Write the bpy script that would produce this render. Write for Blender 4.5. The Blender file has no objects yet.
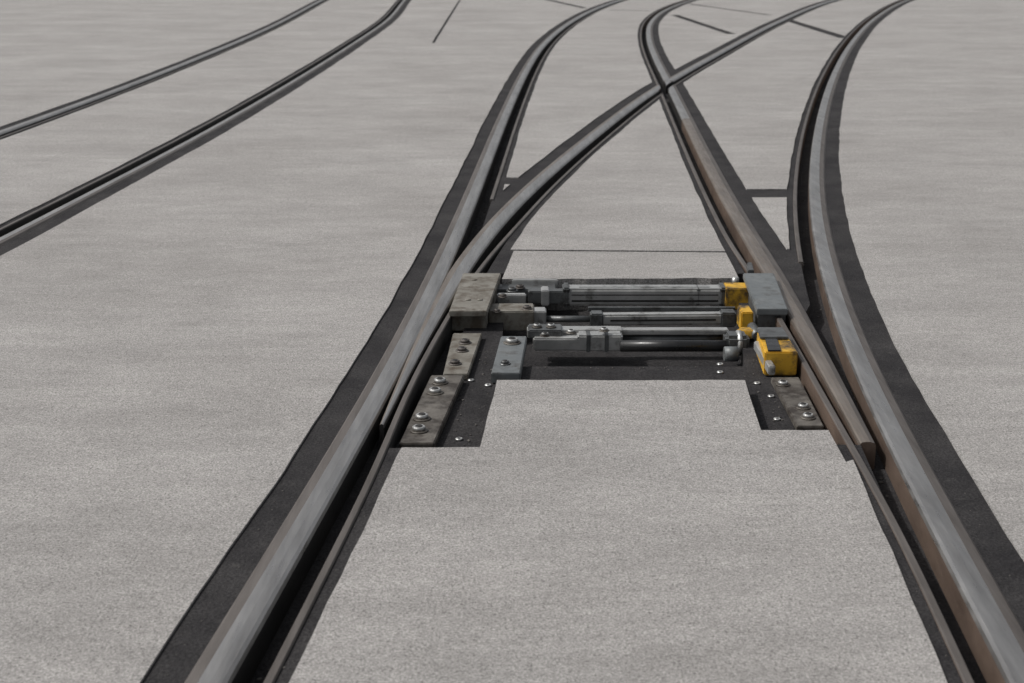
import bpy, bmesh, math, random
from mathutils import Vector
random.seed(7)
# ---------------- camera survey (single-view photogrammetry of the flat yard) -------------
F=1422.2; HY=-72.0; CY=341.5; CX=512.0
TH=math.atan((CY-HY)/F); CT,ST=math.cos(TH),math.sin(TH)
H=1.343
def S(x,y,z=0.0):
    a=(x-CX)/F; b=(y-CY)/F
    Z=(H-z)/(b*CT+ST)
    return Vector((a*Z, Z*(CT-b*ST), z))
sc=bpy.context.scene
# ---------------- materials --------------------
def newmat(name):
    m=bpy.data.materials.new(name); m.use_nodes=True
    nt=m.node_tree; b=nt.nodes['Principled BSDF']; return m,nt,b
def N(nt,t,**k):
    n=nt.nodes.new(t)
    for a,v in k.items(): setattr(n,a,v)
    return n
def noise(nt,scale,detail=4,rough=.55,mapscale=(1,1,1),rot=0,src=None):
    tc=N(nt,'ShaderNodeTexCoord'); mp=N(nt,'ShaderNodeMapping')
    mp.inputs['Scale'].default_value=mapscale; mp.inputs['Rotation'].default_value=(0,0,rot)
    nt.links.new(tc.outputs['Object'],mp.inputs['Vector'])
    n=N(nt,'ShaderNodeTexNoise'); n.inputs['Scale'].default_value=scale
    n.inputs['Detail'].default_value=detail; n.inputs['Roughness'].default_value=rough
    nt.links.new(mp.outputs[0],n.inputs['Vector']); return n.outputs[0]
def ramp(nt,inp,stops):
    r=N(nt,'ShaderNodeValToRGB'); e=r.color_ramp.elements
    while len(e)<len(stops): e.new(.5)
    for i,(p,c) in enumerate(stops):
        e[i].position=p; e[i].color=(c,c,c,1) if not isinstance(c,tuple) else (*c,1)
    nt.links.new(inp,r.inputs[0]); return r.outputs[0]
def mix(nt,mode,fac,a,b):
    m=N(nt,'ShaderNodeMix',data_type='RGBA',blend_type=mode)
    for s,v in ((m.inputs[0],fac),(m.inputs[6],a),(m.inputs[7],b)):
        if hasattr(v,'is_output'): nt.links.new(v,s)
        else: s.default_value=v if not isinstance(v,tuple) else (*v,1)
    return m.outputs[2]
def gain(nt,inp,lo,hi,a,b):
    r=N(nt,'ShaderNodeMapRange'); r.inputs[1].default_value=lo; r.inputs[2].default_value=hi
    r.inputs[3].default_value=a; r.inputs[4].default_value=b; nt.links.new(inp,r.inputs[0]); return r.outputs[0]
def bump(nt,b,h,strength,dist):
    n=N(nt,'ShaderNodeBump'); n.inputs['Strength'].default_value=strength; n.inputs['Distance'].default_value=dist
    nt.links.new(h,n.inputs['Height']); nt.links.new(n.outputs[0],b.inputs['Normal'])

def concrete():
    m,nt,b=newmat('broomed_concrete')
    c=mix(nt,'MIX',ramp(nt,noise(nt,.8,6,.6),[(.3,0.0),(.7,1.0)]),(.275,.262,.250),(.335,.322,.309))
    c=mix(nt,'MULTIPLY',1.0,c,gain(nt,noise(nt,1.5,6,.65,(.7,1.6,1),.05),.3,.7,.88,1.10))
    c=mix(nt,'MULTIPLY',1.0,c,gain(nt,noise(nt,6,6,.7,(.8,1.9,1),-.03),.3,.7,.89,1.11))
    c=mix(nt,'MULTIPLY',1.0,c,gain(nt,noise(nt,48,4,.7),.3,.7,.80,1.18))
    c=mix(nt,'MULTIPLY',1.0,c,gain(nt,noise(nt,180,3,.8),.3,.7,.38,1.60))
    pit=ramp(nt,noise(nt,130,2,.5),[(.60,0.0),(.68,.8)])
    c=mix(nt,'MIX',pit,c,(.10,.095,.09))
    lit=ramp(nt,noise(nt,145,2,.5,(1,1,1),.7),[(.63,0.0),(.71,.55)])
    c=mix(nt,'MIX',lit,c,(.45,.44,.42))
    stn=ramp(nt,noise(nt,2.0,7,.7,(.8,1.6,1)),[(.56,0.0),(.78,.42)])
    c=mix(nt,'MIX',stn,c,(.17,.162,.153))
    nt.links.new(c,b.inputs['Base Color']); b.inputs['Roughness'].default_value=.9
    b.inputs['Specular IOR Level'].default_value=.25
    bump(nt,b,noise(nt,110,4,.8),.65,.006)
    return m
def filler():
    m,nt,b=newmat('bitumen_filler')
    c=mix(nt,'MIX',ramp(nt,noise(nt,4,6,.65),[(.35,0.),(.7,1.)]),(.016,.015,.016),(.036,.034,.034))
    c=mix(nt,'MULTIPLY',1.0,c,gain(nt,noise(nt,150,3,.7),.3,.7,.4,1.9))
    dust=ramp(nt,noise(nt,22,6,.75),[(.58,0.),(.77,.5)])
    c=mix(nt,'MIX',dust,c,(.10,.095,.09))
    nt.links.new(c,b.inputs['Base Color']); b.inputs['Roughness'].default_value=.9; b.inputs['Specular IOR Level'].default_value=.18
    bump(nt,b,noise(nt,120,4,.7),.7,.006); return m
def steel(name,c1,c2,rough=.36,metal=1.0,ns=9,bs=.15,grime=None,gl=.62,iso=False):
    m,nt,b=newmat(name)
    ms=(1,1,1) if iso else (3,.3,1)
    c=mix(nt,'MIX',ramp(nt,noise(nt,ns,6,.65,ms,.09),[(.3,0.),(.7,1.)]),c1,c2)
    r=ramp(nt,noise(nt,30,4,.6,(1,1,1) if iso else (4,.3,1)),[(.3,rough-.08),(.7,rough+.12)])
    if grime:
        gm=ramp(nt,noise(nt,14,6,.7),[(gl-.12,0.),(gl+.06,1.)])
        c=mix(nt,'MIX',gm,c,grime)
    nt.links.new(c,b.inputs['Base Color']); nt.links.new(r,b.inputs['Roughness'])
    b.inputs['Metallic'].default_value=metal
    bump(nt,b,noise(nt,160,4,.7),bs,.002); return m
M={}
M['con']=concrete(); M['fill']=filler()
M['polish']=steel('worn_rail_steel',(.27,.258,.248),(.50,.485,.465),.33,.9,7,.15)
M['dull']=steel('dull_rail_steel',(.075,.065,.058),(.14,.125,.115),.55,.4)
M['brown']=steel('brown_rail_steel',(.14,.115,.096),(.25,.215,.185),.40,.6)
M['rust']=steel('rusty_steel',(.075,.052,.040),(.16,.115,.088),.6,.25,9,.4)
M['dark']=steel('greased_shaded_steel',(.008,.007,.007),(.022,.020,.018),.6,.0,12,.4)  # greasy steel; near-black also paints in shade on left rail and lip sides
M['galv']=steel('galvanised_steel',(.34,.34,.33),(.52,.52,.505),.36,.55,14,.1,(.07,.065,.055),.66,True)
M['gun']=steel('gunmetal',(.075,.078,.078),(.15,.155,.155),.42,.45,14,.15,(.03,.026,.022),.63,True)
M['olive']=steel('weathered_cover_steel',(.150,.140,.118),(.235,.222,.195),.6,.15,10,.35,(.075,.058,.04),.58,True)
M['slate']=steel('slate_painted_steel',(.10,.11,.115),(.16,.17,.17),.5,.1,10,.2,(.05,.045,.04),.64,True)
M['plate']=steel('oily_plate',(.095,.085,.073),(.175,.160,.14),.55,.3,16,.4,(.038,.030,.024),.55,True)
M['yellow']=steel('yellow_paint',(.50,.27,.015),(.62,.36,.03),.5,0,8,.25,(.06,.04,.02),.57,True)
M['black']=steel('black_tube',(.012,.012,.013),(.03,.03,.03),.3,.2,iso=True)
M['stone']=steel('grey_stone',(.03,.028,.026),(.13,.12,.11),.9,0,25,.4,iso=True)
# --------------- mesh helpers ------------------
def link(me,name,parent=None):
    o=bpy.data.objects.new(name,me); sc.collection.objects.link(o)
    if parent: o.parent=parent
    return o
def empty(name):
    e=bpy.data.objects.new(name,None); e.empty_display_size=.2; sc.collection.objects.link(e); return e
def resample(pts,step=.12,smooth=14):
    out=[]; n=len(pts)
    for i in range(n-1):
        p0=pts[i-1] if i>0 else 2*pts[0]-pts[1]; p1=pts[i];p2=pts[i+1]
        p3=pts[i+2] if i+2<n else 2*pts[-1]-pts[-2]
        t0=0;t1=t0+(p1-p0).length**.5;t2=t1+(p2-p1).length**.5;t3=t2+(p3-p2).length**.5
        k=max(2,int((p2-p1).length/.03))
        for j in range(k):
            t=t1+(t2-t1)*j/k
            A1=(t1-t)/(t1-t0)*p0+(t-t0)/(t1-t0)*p1;A2=(t2-t)/(t2-t1)*p1+(t-t1)/(t2-t1)*p2;A3=(t3-t)/(t3-t2)*p2+(t-t2)/(t3-t2)*p3
            B1=(t2-t)/(t2-t0)*A1+(t-t0)/(t2-t0)*A2;B2=(t3-t)/(t3-t1)*A2+(t-t1)/(t3-t1)*A3
            out.append((t2-t)/(t2-t1)*B1+(t-t1)/(t2-t1)*B2)
    out.append(pts[-1].copy())
    L=[0]
    for i in range(1,len(out)): L.append(L[-1]+(out[i]-out[i-1]).length)
    m=max(2,int(L[-1]/step)); res=[];k=0
    for j in range(m+1):
        s=L[-1]*j/m
        while k<len(L)-2 and L[k+1]<s: k+=1
        d=L[k+1]-L[k]; t=(s-L[k])/d if d>0 else 0
        res.append(out[k].lerp(out[k+1],t))
    for _ in range(smooth):
        res=[res[0]]+[(res[i-1]+2*res[i]+res[i+1])/4 for i in range(1,len(res)-1)]+[res[-1]]
    return res
def PX(l,**k): return resample([S(x,y) for x,y in l],**k)
def normals(p):
    r=[]
    for i in range(len(p)):
        t=(p[min(i+1,len(p)-1)]-p[max(i-1,0)]).normalized(); r.append(Vector((t.y,-t.x,0)))
    return r
def offset(p,d): return [a+n*d for a,n in zip(p,normals(p))]
def sweep(name,path,prof,mats,parent=None,jit=0.0,scale=None):
    bm=bmesh.new(); ns=normals(path); rings=[]; j1=j2=0
    for i,(p,n) in enumerate(zip(path,ns)):
        j1=.6*j1+random.uniform(-jit,jit); j2=.6*j2+random.uniform(-jit,jit); ring=[]
        for (u,z,mi) in prof:
            uu=u if scale is None else scale(i,u)
            uu+= j1 if u<0 else j2
            q=p+n*uu; ring.append(bm.verts.new((q.x,q.y,z)))
        rings.append(ring)
    k=len(prof)
    for i in range(len(rings)-1):
        for j in range(k):
            f=bm.faces.new((rings[i][j],rings[i][(j+1)%k],rings[i+1][(j+1)%k],rings[i+1][j])); f.material_index=prof[j][2]
    f=bm.faces.new(rings[0][::-1]); f.material_index=len(mats)-1 if mats else 0
    f=bm.faces.new(rings[-1]); f.material_index=len(mats)-1 if mats else 0
    bmesh.ops.recalc_face_normals(bm,faces=bm.faces)
    me=bpy.data.meshes.new(name); bm.to_mesh(me); bm.free()
    for m in mats: me.materials.append(M[m])
    return link(me,name,parent)
def rect(l,r,zt,zb): return [(l,zb,0),(l,zt,0),(r,zt,0),(r,zb,0)]
def head(path,g,name,parent,w=.05,zt=.004,scale=None,mats=('rust','dull','polish','dark')):
    # g=+1 groove (gauge side) to the right of the path, -1 to the left; crowned top
    k=w/.05
    if g>0: prof=[(-w,-.16,0),(-w,zt-.010,1),(-w+.008,zt-.002,1),(-.014*k,zt+.001,2),(.012*k,zt+.0012,2),(w-.012,zt-.001,2),(w-.004,zt-.005,2),(w,zt-.013,0),(w,-.16,0)]
    else: prof=[(-w,-.16,0),(-w,zt-.013,2),(-w+.004,zt-.005,2),(-w+.012,zt-.001,2),(-.012*k,zt+.0012,2),(.014*k,zt+.001,1),(w-.008,zt-.002,1),(w,zt-.010,0),(w,-.16,0)]
    return sweep(name,path,prof,mats,parent,0,scale)
def lip(path,name,parent,mats=('rust','dull','dull')):
    return sweep(name,path,[(-.01,-.16,0),(-.01,-.003,1),(-.007,.001,1),(.007,.001,1),(.01,-.003,0),(.01,-.16,0)],mats,parent)
def apply_bool(o,cutters):
    for c in cutters:
        md=o.modifiers.new('b','BOOLEAN'); md.operation='DIFFERENCE'; md.solver='EXACT'; md.object=c
        dg=bpy.context.evaluated_depsgraph_get(); dg.update()
        me=bpy.data.meshes.new_from_object(o.evaluated_get(dg)); 
        o.modifiers.clear()
        if len(me.polygons)>0: o.data=me
        else: print('BOOL EMPTY',o.name,c.name)
# --------------- rail centre lines ---------------
L1=PX([(160,760),(205,683),(260,590),(308,510),(378,390),(420,310),(460,222),(479,176),(503,117),(527,67),(544,43),(570,22),(602,6),(650,-8),(720,-20)],smooth=70)
DR=PX([(1075,762),(1024,668),(983,592),(944,521),(911,460),(880,399),(855,344),(836,290),(823,240),(817,195),(818,150),(824,112),(835,76),(852,44),(875,19),(908,0),(960,-14),(1040,-24)],smooth=40)
DL=PX([(377,425),(402,373),(429,321),(463,264),(500,217),(545,174),(600,129),(640,99),(668,81),(720,52),(775,23),(830,1),(900,-14),(990,-26)],smooth=12)
SR=PX([(868,443),(843,396),(816,346),(788,296),(758,247),(730,200),(706,155),(686,115),(669,81),(657,58),(650,38),(652,22),(668,9),(700,-2),(760,-14),(840,-24)],smooth=12)
TA=PX([(-180,196),(0,132),(100,96),(200,57),(270,27),(330,-4),(380,-24)],smooth=40)
TB=PX([(-150,318),(0,241),(100,189),(200,136),(290,84),(355,43),(388,20),(405,0),(425,-22)],smooth=30)
def sub(p,ylo=None,yhi=None): return [q for q in p if (ylo is None or q.y>=ylo) and (yhi is None or q.y<=yhi)]
yt=S(375,447).y
lipL=resample(offset(sub(L1,yhi=yt),.115)[::4]+[S(402,400),S(420,366),S(446,320),S(481,266)]+offset(sub(DL,ylo=S(0,222).y),.115)[::4],smooth=14)
lipR=resample(offset(sub(DR,yhi=S(0,470).y),-.115)[::4]+[S(842,430),S(822,393),S(792,340),S(764,291)]+offset(sub(SR,ylo=S(0,245).y),-.115)[::4],smooth=14)
lipL1=offset(sub(L1,ylo=S(0,203).y),.115)
lipDR=offset(sub(DR,ylo=S(0,268).y),-.115)
# --------------- cutters -------------------
cut=[]
def C(o): cut.append(o); return o
jt=.0028
bandL1=C(sweep('c1',L1,rect(-.122,.156,.05,-.5),[],None,jt))
bandDR=C(sweep('c2',DR,rect(-.156,.130,.051,-.51),[],None,jt))
bandDL=C(sweep('c3',sub(DL,ylo=S(0,330).y),rect(-.125,.155,.052,-.52),[],None,jt))
bandSR=C(sweep('c4',sub(SR,ylo=S(0,330).y),rect(-.155,.122,.053,-.53),[],None,jt))
bandTA=C(sweep('c5',TA,rect(-.105,.15,.054,-.54),[],None,jt))
bandTB=C(sweep('c6',TB,rect(-.15,.125,.055,-.55),[],None,jt))
def strip(l,w,zt,n='s',zb=-.5): return C(sweep(n,resample([S(x,y) for x,y in l],.3,0),rect(-w/2,w/2,zt,zb),[],None,.002))
strips=[strip([(486,180),(522,181)],.22,.056),strip([(742,193),(800,193)],.25,.057),
 strip([(500,250),(748,252)],.022,.058),strip([(460,0),(433,43)],.035,.059),
 strip([(675,15),(732,34)],.14,.06),strip([(785,19),(846,38)],.17,.061),strip([(690,4),(770,15)],.12,.062),strip([(545,-1),(585,8)],.14,.063),
 strip([(610,10),(650,11)],.12,.064)]
def polycut(l,zt,zb,name='pc'):
    bm=bmesh.new(); a=[bm.verts.new((S(x,y).x,S(x,y).y,zt)) for x,y in l]; b=[bm.verts.new((v.co.x,v.co.y,zb)) for v in a]
    bm.faces.new(a); bm.faces.new(b[::-1]); n=len(a)
    for i in range(n): bm.faces.new((a[i],b[i],b[(i+1)%n],a[(i+1)%n]))
    bmesh.ops.recalc_face_normals(bm,faces=bm.faces)
    me=bpy.data.meshes.new(name); bm.to_mesh(me); bm.free(); return C(link(me,name))
def rough(l,step=14,j=.7):
    out=[]
    for i,(x,y) in enumerate(l):
        x2,y2=l[(i+1)%len(l)]; out.append((x,y)); d=math.hypot(x2-x,y2-y); k=int(d/step)
        for t in range(1,k): out.append((x+(x2-x)*t/k+random.uniform(-j,j),y+(y2-y)*t/k+random.uniform(-j,j)*.6))
    return out
pitc=polycut(rough([(376,448),(480,447),(497,380),(745,380),(761,430),(846,430),(822,360),(775,272),(745,252),(735,252),(740,278),(502,279),(514,250),(484,250),(440,320)]),.07,-.6)
gap=polycut([(745,250),(760,250),(803,248),(812,300),(850,385),(874,452),(846,462),(790,360)],.071,-.61)
gr=[sweep('g1',L1,rect(.02,.115,.05,-.075),['dark']),sweep('g2',DR,rect(-.115,-.02,.051,-.076),['dark']),
    sweep('g3',DL,rect(.02,.115,.052,-.077),['dark']),sweep('g4',SR,rect(-.115,-.02,.053,-.078),['dark']),
    sweep('g5',TA,rect(.02,.105,.054,-.079),['dark']),sweep('g6',TB,rect(-.105,-.02,.055,-.08),['dark'])]
cut+=gr
pitf=polycut([(385,446),(479,446),(496,379),(746,379),(762,429),(826,429),(800,368),(752,272),(503,272),(484,272),(452,325)],.06,-.05)
trough=polycut([(500,352),(745,352),(738,276),(506,276)],.08,-.13)
openg=polycut([(812,300),(850,385),(872,448),(866,452),(838,396),(800,320)],.081,-.09)
# --------------- ground ----------------
def slab(name,x0,x1,y0,y1,zt,zb,mat):
    bm=bmesh.new(); bmesh.ops.create_cube(bm,size=1)
    for v in bm.verts: v.co=((x0+x1)/2+v.co.x*(x1-x0),(y0+y1)/2+v.co.y*(y1-y0),(zt+zb)/2+v.co.z*(zt-zb))
    me=bpy.data.meshes.new(name); bm.to_mesh(me); bm.free(); me.materials.append(M[mat]); return link(me,name)
g=slab('concrete_ground',-200,200,-60,400,0,-.3,'con')
apply_bool(g,[bandL1,bandDR,bandDL,bandSR,bandTA,bandTB]+strips+[pitc,gap])
fs=slab('bitumen_joint_filler',-30,45,-2,75,-.006,-.29,'fill')
apply_bool(fs,gr+[pitf,trough,openg])
# --------------- rails -----------------
LM=('dark','dull','polish','dark')  # side slot near-black: shade of the groove-side face put into its colour
tr=empty('tram_track')
head(TA,1,'rail',tr,w=.034,mats=LM); lip(offset(TA,.105),'guard_lip',tr,('dark','dull','dull'))
head(TB,-1,'rail.001',tr,w=.036,mats=LM); lip(offset(TB,-.105),'guard_lip.001',tr,('dark','dull','dull'))
sw=empty('railway_switch')
head(L1,1,'stock_rail',sw,w=.043,mats=LM); head(DR,-1,'stock_rail.001',sw,w=.044)
def taperL(i,u):
    s=i*.12; w=min(1,.14+s/2.2)
    return .05-(.05-u)*w*1.0 -(1-w)*.035 
def taperR(i,u):
    s=i*.12; w=min(1,.5+s/4.0)
    return u*w
ysp=S(0,118).y
SRa=sub(SR,yhi=ysp); SRb=[SRa[-1]]+sub(SR,ylo=ysp+1e-6)
bl=head(DL,1,'switch_blade',sw,zt=.002,scale=taperL,mats=('dark','brown','polish','dark'),w=.044)
br=head(SRa,-1,'switch_blade.001',sw,zt=.002,scale=taperR,mats=('rust','dull','brown','rust'),w=.044)
br2=head(SRb,-1,'closure_rail',sw,zt=.002,mats=('dark','dull','polish','dark'),w=.044)
lL=lip(lipL,'guard_lip.002',sw,('dark','dull','dull')); lR=lip(lipR,'guard_lip.003',sw)  # left lip sides painted dark for groove shade, right ones rusty
l3=lip(lipL1,'guard_lip.004',sw,('dark','dull','dull')); l4=lip(lipDR,'guard_lip.005',sw)
fg=[sub(p,ylo=S(0,130).y,yhi=S(0,40).y) for p in (DL,SR)]
cDL=sweep('g7',fg[0],rect(.044,.105,.05,-.0775),['dark']); cSR=sweep('g8',fg[1],rect(-.105,-.044,.051,-.0785),['dark']); cut+=[cDL,cSR]
apply_bool(bl,[cSR]); apply_bool(lL,[cSR]); apply_bool(br2,[cDL]); apply_bool(lR,[cDL])
for c in cut: bpy.data.objects.remove(c)
# --------------- loose grit in pit, grooves and on the filler ---------------
bm=bmesh.new()
def stone(p,r):
    res=bmesh.ops.create_icosphere(bm,subdivisions=1,radius=r)
    sx,sy,sz=random.uniform(.7,1.3),random.uniform(.7,1.3),random.uniform(.45,.8)
    for v in res['verts']:
        k=random.uniform(.8,1.15); v.co=Vector((v.co.x*sx*k,v.co.y*sy*k,v.co.z*sz*k+r*.4))+p
def inpoly(x,y,l):
    c=False; n=len(l)
    for i in range(n):
        x1,y1=l[i];x2,y2=l[(i+1)%n]
        if (y1>y)!=(y2>y) and x<(x2-x1)*(y-y1)/(y2-y1)+x1: c=not c
    return c
fl=[S(x,y)[:2] for x,y in [(400,444),(478,444),(494,384),(503,356),(742,356),(765,426),(815,426),(790,375),(752,300),(740,352),(500,352),(480,330),(460,340)]]
cnt=0
while cnt<170:
    x=random.uniform(-.6,1.2); y=random.uniform(3.4,5.6)
    if inpoly(x,y,fl): stone(Vector((x,y,-.05)),random.choice((.0015,.002,.003,.004))); cnt+=1
for path,o,z in((L1,.08,-.075),(DR,-.08,-.076)):
    for q in offset([p for p in path if p.y<9],o):
        for _ in range(2):
            if random.random()<.5: stone(q+Vector((random.uniform(-.02,.02),random.uniform(-.05,.05),z)),random.choice((.003,.004,.006)))
for path,o in((L1,-.08),(L1,.137),(DR,.09),(DR,-.135)):
    for q in offset([p for p in path if p.y<3.3],o):
        for _ in range(2): stone(q+Vector((random.uniform(-.02,.02),random.uniform(-.05,.05),-.006)),random.choice((.0012,.0018,.0025)))
me=bpy.data.meshes.new('grit'); bm.to_mesh(me); bm.free(); me.materials.append(M['stone']); link(me,'gravel')
# --------------- switch machine ----------------
sm=empty('switch_machine')
def fin(bm,name,mat,bev=.003,parent=sm,seg=2,smooth=False):
    bmesh.ops.recalc_face_normals(bm,faces=bm.faces)
    if bev: bmesh.ops.bevel(bm,geom=[e for e in bm.edges if e.calc_face_angle(0)>.6],offset=bev,segments=seg,affect='EDGES',clamp_overlap=True)
    me=bpy.data.meshes.new(name); bm.to_mesh(me); bm.free(); me.materials.append(M[mat])
    o=link(me,name,parent)
    if smooth:
        for p in me.polygons: p.use_smooth=len(p.vertices)<=4 
    return o
def prism(name,l,zt,zb,mat,bev=.003):
    bm=bmesh.new(); w=[S(x,y,zt) for x,y in l]
    a=[bm.verts.new(p) for p in w]; b=[bm.verts.new((p.x,p.y,zb)) for p in w]; n=len(a)
    bm.faces.new(a); bm.faces.new(b[::-1])
    for i in range(n): bm.faces.new((a[i],b[i],b[(i+1)%n],a[(i+1)%n]))
    return fin(bm,name,mat,bev)
def bar(name,p,q,r,mat,seg=24,bev=.002,sq=None):
    d=q-p; d.normalize(); side=Vector((-d.y,d.x,0)).normalized(); up=d.cross(side)*1.0
    if up.z<0: up=-up
    bm=bmesh.new()
    if sq: ring=[(-sq[0]/2,-sq[1]/2),(sq[0]/2,-sq[1]/2),(sq[0]/2,sq[1]/2),(-sq[0]/2,sq[1]/2)]
    else: ring=[(r*math.cos(2*math.pi*i/seg),r*math.sin(2*math.pi*i/seg)) for i in range(seg)]
    a=[bm.verts.new(p+side*u+up*v) for u,v in ring]; b=[bm.verts.new(q+side*u+up*v) for u,v in ring]; n=len(a)
    bm.faces.new(a[::-1]); bm.faces.new(b)
    for i in range(n): bm.faces.new((a[i],a[(i+1)%n],b[(i+1)%n],b[i]))
    return fin(bm,name,mat,bev,smooth=not sq)
def vcyl(name,c,r,h,mat,seg=24,bev=.0012): return bar(name,c,c+Vector((0,0.00001,h)),r,mat,seg,bev)
def nut(x,y,z,k=1.0,mat='galv'):
    c=S(x,y,z)
    vcyl('washer',c,.026*k,.004,'plate' if mat=='galv' else mat); vcyl('hex_nut',c+Vector((0,0,.004)),.019*k,.011*k,mat,6)
    vcyl('stud',c+Vector((0,0,.004)),.011*k,.013*k,'dark',12)
def screw(x,y,z,k=1.0):
    c=S(x,y,z); vcyl('screw_head',c,.013*k,.006,'galv'); vcyl('screw_socket',c+Vector((0,0,.0045)),.006*k,.002,'dark',6,0)
# covers
prism('cover_plate',[(463,273),(501,273),(487,311),(449,311)],.025,.004,'olive')
prism('cover_base',[(464,276),(500,276),(486,314),(450,314)],.0035,-.06,'olive',.002)
for x,y in((468,300),(480,300),(474,280)): vcyl('cover_bolt',S(x,y,.025),.010,.004,'olive')
prism('cover_plate.001',[(743,273),(774,273),(788,309),(757,309)],.035,.012,'slate')
prism('cover_base.001',[(745,277),(773,277),(786,313),(758,313)],.0115,-.06,'gun',.002)
prism('lug',[(747,262),(752,262),(754,270),(748,270)],.04,0,'gun')
# rear actuator
z=-.035
p=S(566,295,z);q=S(722,295,z)
bar('actuator_casing',p,q,.04,'galv',sq=(.080,.068),bev=.009)
bar('actuator_top_slot',p+Vector((.05,-.010,.0335)),q+Vector((-.05,-.010,.0335)),0,'gun',sq=(.008,.003),bev=.0005)
bar('actuator_side_groove',p+Vector((.02,-.0395,.010)),q+Vector((-.02,-.0395,.010)),0,'dark',sq=(.003,.004),bev=.0005)
bar('actuator_side_groove.001',p+Vector((.02,-.0395,-.014)),q+Vector((-.02,-.0395,-.014)),0,'dark',sq=(.003,.008),bev=.0005)
for t in(0,1):
    e=p.lerp(q,t); bar('end_cap',e-Vector((.014,0,0)),e+Vector((.014,0,0)),0,'gun',sq=(.092,.080),bev=.006)
    for sx in(-.032,.032):
        for sz in (-.028,.028): bar('cap_screw',e+Vector((sx*.2,-.048,sz)),e+Vector((sx*.2,-.044,sz)),.006,'dark',12,0)
e=p.lerp(q,.84); bar('casing_band',e-Vector((.006,0,0)),e+Vector((.006,0,0)),0,'gun',sq=(.085,.073),bev=.006)
bar('clevis_block',S(724,296,z),S(747,296,z),0,'yellow',sq=(.10,.085),bev=.004)
bar('clevis_pin',S(735,290,z)+Vector((0,0,.02)),S(735,290,z)+Vector((0,.0001,.052)),.014,'galv')
bar('rod_joint',S(528,296,z),S(566,296,z),0,'gun',sq=(.05,.05),bev=.004); bar('rod_collar',S(541,296,z),S(549,296,z),0,'galv',sq=(.075,.062),bev=.004)
bar('yoke',S(496,291,z),S(556,291,z),0,'gun',sq=(.09,.035),bev=.004)
bar('yoke_arm',S(497,300,-.02),S(526,300,-.02),0,'galv',sq=(.03,.05),bev=.004)
bar('yoke_arm.001',S(512,284,-.02),S(558,284,-.02),0,'galv',sq=(.03,.04),bev=.004)
nut(512,291,-.015,.9,'gun'); nut(503,297,.006,.7,'dull'); nut(520,288,-.015,.8,'dull')
# middle rod
z=-.05
bar('drive_rod',S(600,319,z),S(722,318,z),0,'galv',sq=(.046,.042),bev=.007)
bar('drive_rod_groove',S(610,319,z)+Vector((0,-.0235,0)),S(715,318.1,z)+Vector((0,-.0235,0)),0,'dark',sq=(.002,.007),bev=.0)
bar('drive_rod_cap',S(590,319,z),S(603,319,z),0,'gun',sq=(.058,.054),bev=.005); bar('drive_rod_cap.001',S(720,318,z),S(735,318,z),0,'gun',sq=(.062,.056),bev=.005)
bar('drive_rod_neck',S(545,319,z),S(592,319,z),.012,'gun')
bar('slide_block',S(489,317,-.045),S(534,317,-.045),0,'olive',sq=(.12,.075),bev=.004)
bar('slide_block_tip',S(532,317,-.045),S(546,317,-.045),0,'galv',sq=(.07,.06),bev=.004)
nut(527,309,-.008,.8,'dull'); nut(497,312,-.008,.6,'dull')
bar('cross_rail',S(588,309,-.03),S(735,309,-.03),0,'gun',sq=(.016,.016),bev=.001)
# front detector rod
z=-.045
bar('detector_bar',S(527,332,-.03),S(622,332,-.03),0,'galv',sq=(.055,.03),bev=.003)
bar('detector_sleeve',S(577,341,z),S(622,341,z),0,'galv',sq=(.066,.058),bev=.006)
for xx in (586,604): bar('sleeve_rib',S(xx,341,z),S(xx+4,341,z),0,'gun',sq=(.071,.063),bev=.002)
bar('detector_tube',S(620,346,z),S(726,346,z),.020,'black')
bar('detector_tube.001',S(620,339,-.06),S(726,339,-.06),.016,'gun')
bar('detector_rod',S(620,331,-.03),S(728,331,-.03),0,'galv',sq=(.042,.018),bev=.003)
bar('detector_head',S(528,331,-.02),S(562,331,-.02),0,'gun',sq=(.085,.03),bev=.004)
bar('detector_foot',S(533,343,-.05),S(582,343,-.05),0,'galv',sq=(.045,.045),bev=.005)
for x,y in((537,327),(551,327),(545,336),(571,333),(604,331)): nut(x,y,-.004,.7,'galv')
bar('joint_housing',S(724,343,z),S(748,343,z),0,'gun',sq=(.08,.07),bev=.012); bar('joint_ring',S(736,343,z),S(741,343,z),.045,'galv')
bar('joint_ball',S(724,354,-.06),S(738,354,-.06),.026,'slate')
bar('joint_link',S(738,333,-.03),S(757,333,-.02),0,'yellow',sq=(.06,.03),bev=.004)
bar('yellow_bracket',S(739,318,-.02),S(751,318,-.02),0,'yellow',sq=(.10,.07),bev=.004)
bar('adjuster',S(752,327,-.02),S(752,327,-.02)+Vector((0,-.12,0)),.018,'gun')
# yellow lock box
prism('lock_box',[(757,331),(785,331),(798,352),(765,352)],.035,-.045,'yellow',.004)
prism('lock_box_lid',[(757,327),(783,327),(789,337),(760,337)],.045,.036,'gun',.003)
prism('lock_box_strap',[(765,338),(777,338),(781,350),(768,350)],.041,.036,'black',.001)
bar('lock_box_bolt',S(787,356,.0),S(787,356,.0)+Vector((0,-.012,0)),.014,'dark')
bar('lock_box_arm',S(757,345,0),S(772,371,-.01),0,'galv',sq=(.022,.03),bev=.003)
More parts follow.
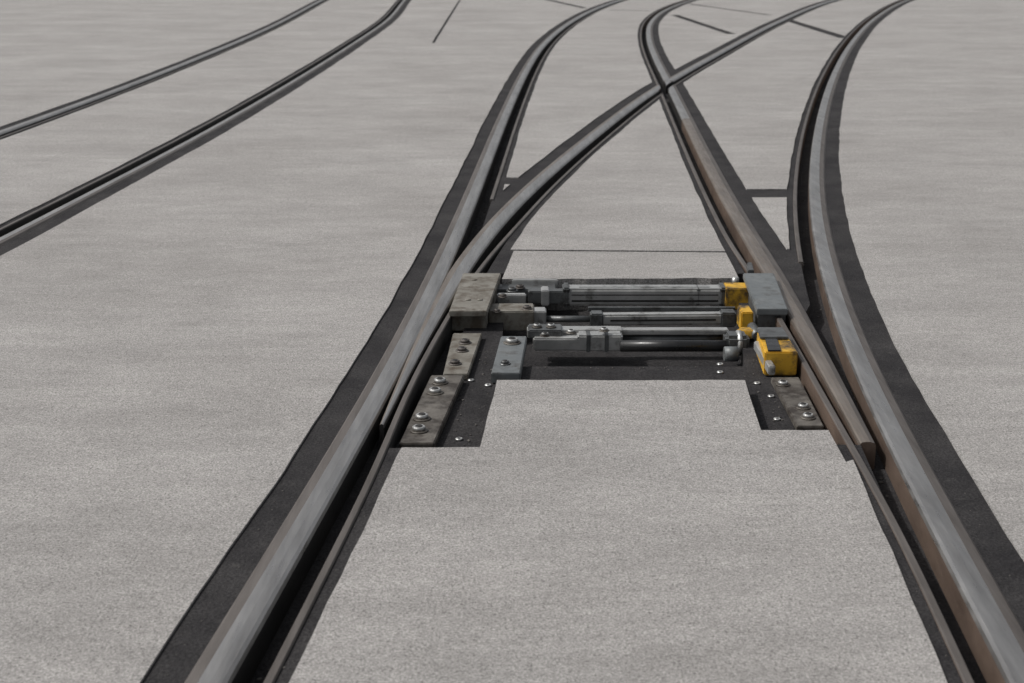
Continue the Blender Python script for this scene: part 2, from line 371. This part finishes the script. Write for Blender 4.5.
# base plates
prism('base_plate',[(453,333),(482,333),(468,374),(443,374)],-.028,-.049,'olive',.003)
prism('base_plate.001',[(431,375),(464,375),(434,443),(399,443)],-.024,-.048,'plate',.003)
prism('base_plate.002',[(501,336),(527,336),(520,373),(491,373)],-.012,-.047,'slate',.003)
prism('base_plate.003',[(771,377),(799,377),(824,426),(797,426)],-.028,-.048,'plate',.003)
for x,y in((440,383),(435,393),(422,419),(419,431)): nut(x,y,-.024,1.0)
for x,y in((465,343),(462,351),(455,364)): nut(x,y,-.028,.85,'dull')
nut(512,343,-.012,1.15); nut(505,364,-.012,.7,'gun')
for x,y in((783,385),(803,408),(808,418)): nut(x,y,-.028,.85,'galv')
for x,y in((459,440),(488,386),(720,365),(720,373),(771,397),(777,420),(471,381),(757,384)): screw(x,y,-.05,.8)
# --------------- light -----------------
el=math.radians(50); az=math.radians(-88)
w=bpy.data.worlds.new("World"); sc.world=w; w.use_nodes=True; nt=w.node_tree
sky=nt.nodes.new('ShaderNodeTexSky'); sky.sky_type='NISHITA'; sky.sun_disc=False; sky.sun_elevation=el; sky.sun_rotation=az%(2*math.pi)
sky.air_density=1.0; sky.dust_density=4.0
hs=nt.nodes.new('ShaderNodeHueSaturation'); hs.inputs['Saturation'].default_value=.22
bg=nt.nodes['Background']; bg.inputs['Strength'].default_value=.11
nt.links.new(sky.outputs[0],hs.inputs['Color']); nt.links.new(hs.outputs[0],bg.inputs['Color'])
sl=bpy.data.lights.new('sun','SUN'); sl.energy=2.7; sl.angle=math.radians(2.0); sl.color=(1,.975,.945)
so=bpy.data.objects.new('sun',sl); sc.collection.objects.link(so)
d=Vector((math.sin(az)*math.cos(el),math.cos(az)*math.cos(el),math.sin(el)))
so.rotation_euler=d.to_track_quat('Z','Y').to_euler()
# --------------- camera ----------------
cam=bpy.data.cameras.new('camera'); co=bpy.data.objects.new('camera',cam); sc.collection.objects.link(co); sc.camera=co
co.location=(0,0,H); co.rotation_euler=(math.pi/2-TH,0,0); cam.lens=50; cam.sensor_width=36; cam.clip_end=1000
cam.dof.use_dof=True; cam.dof.focus_distance=4.6; cam.dof.aperture_fstop=5.6
sc.view_settings.view_transform='Standard'; sc.view_settings.look='None'; sc.view_settings.exposure=0
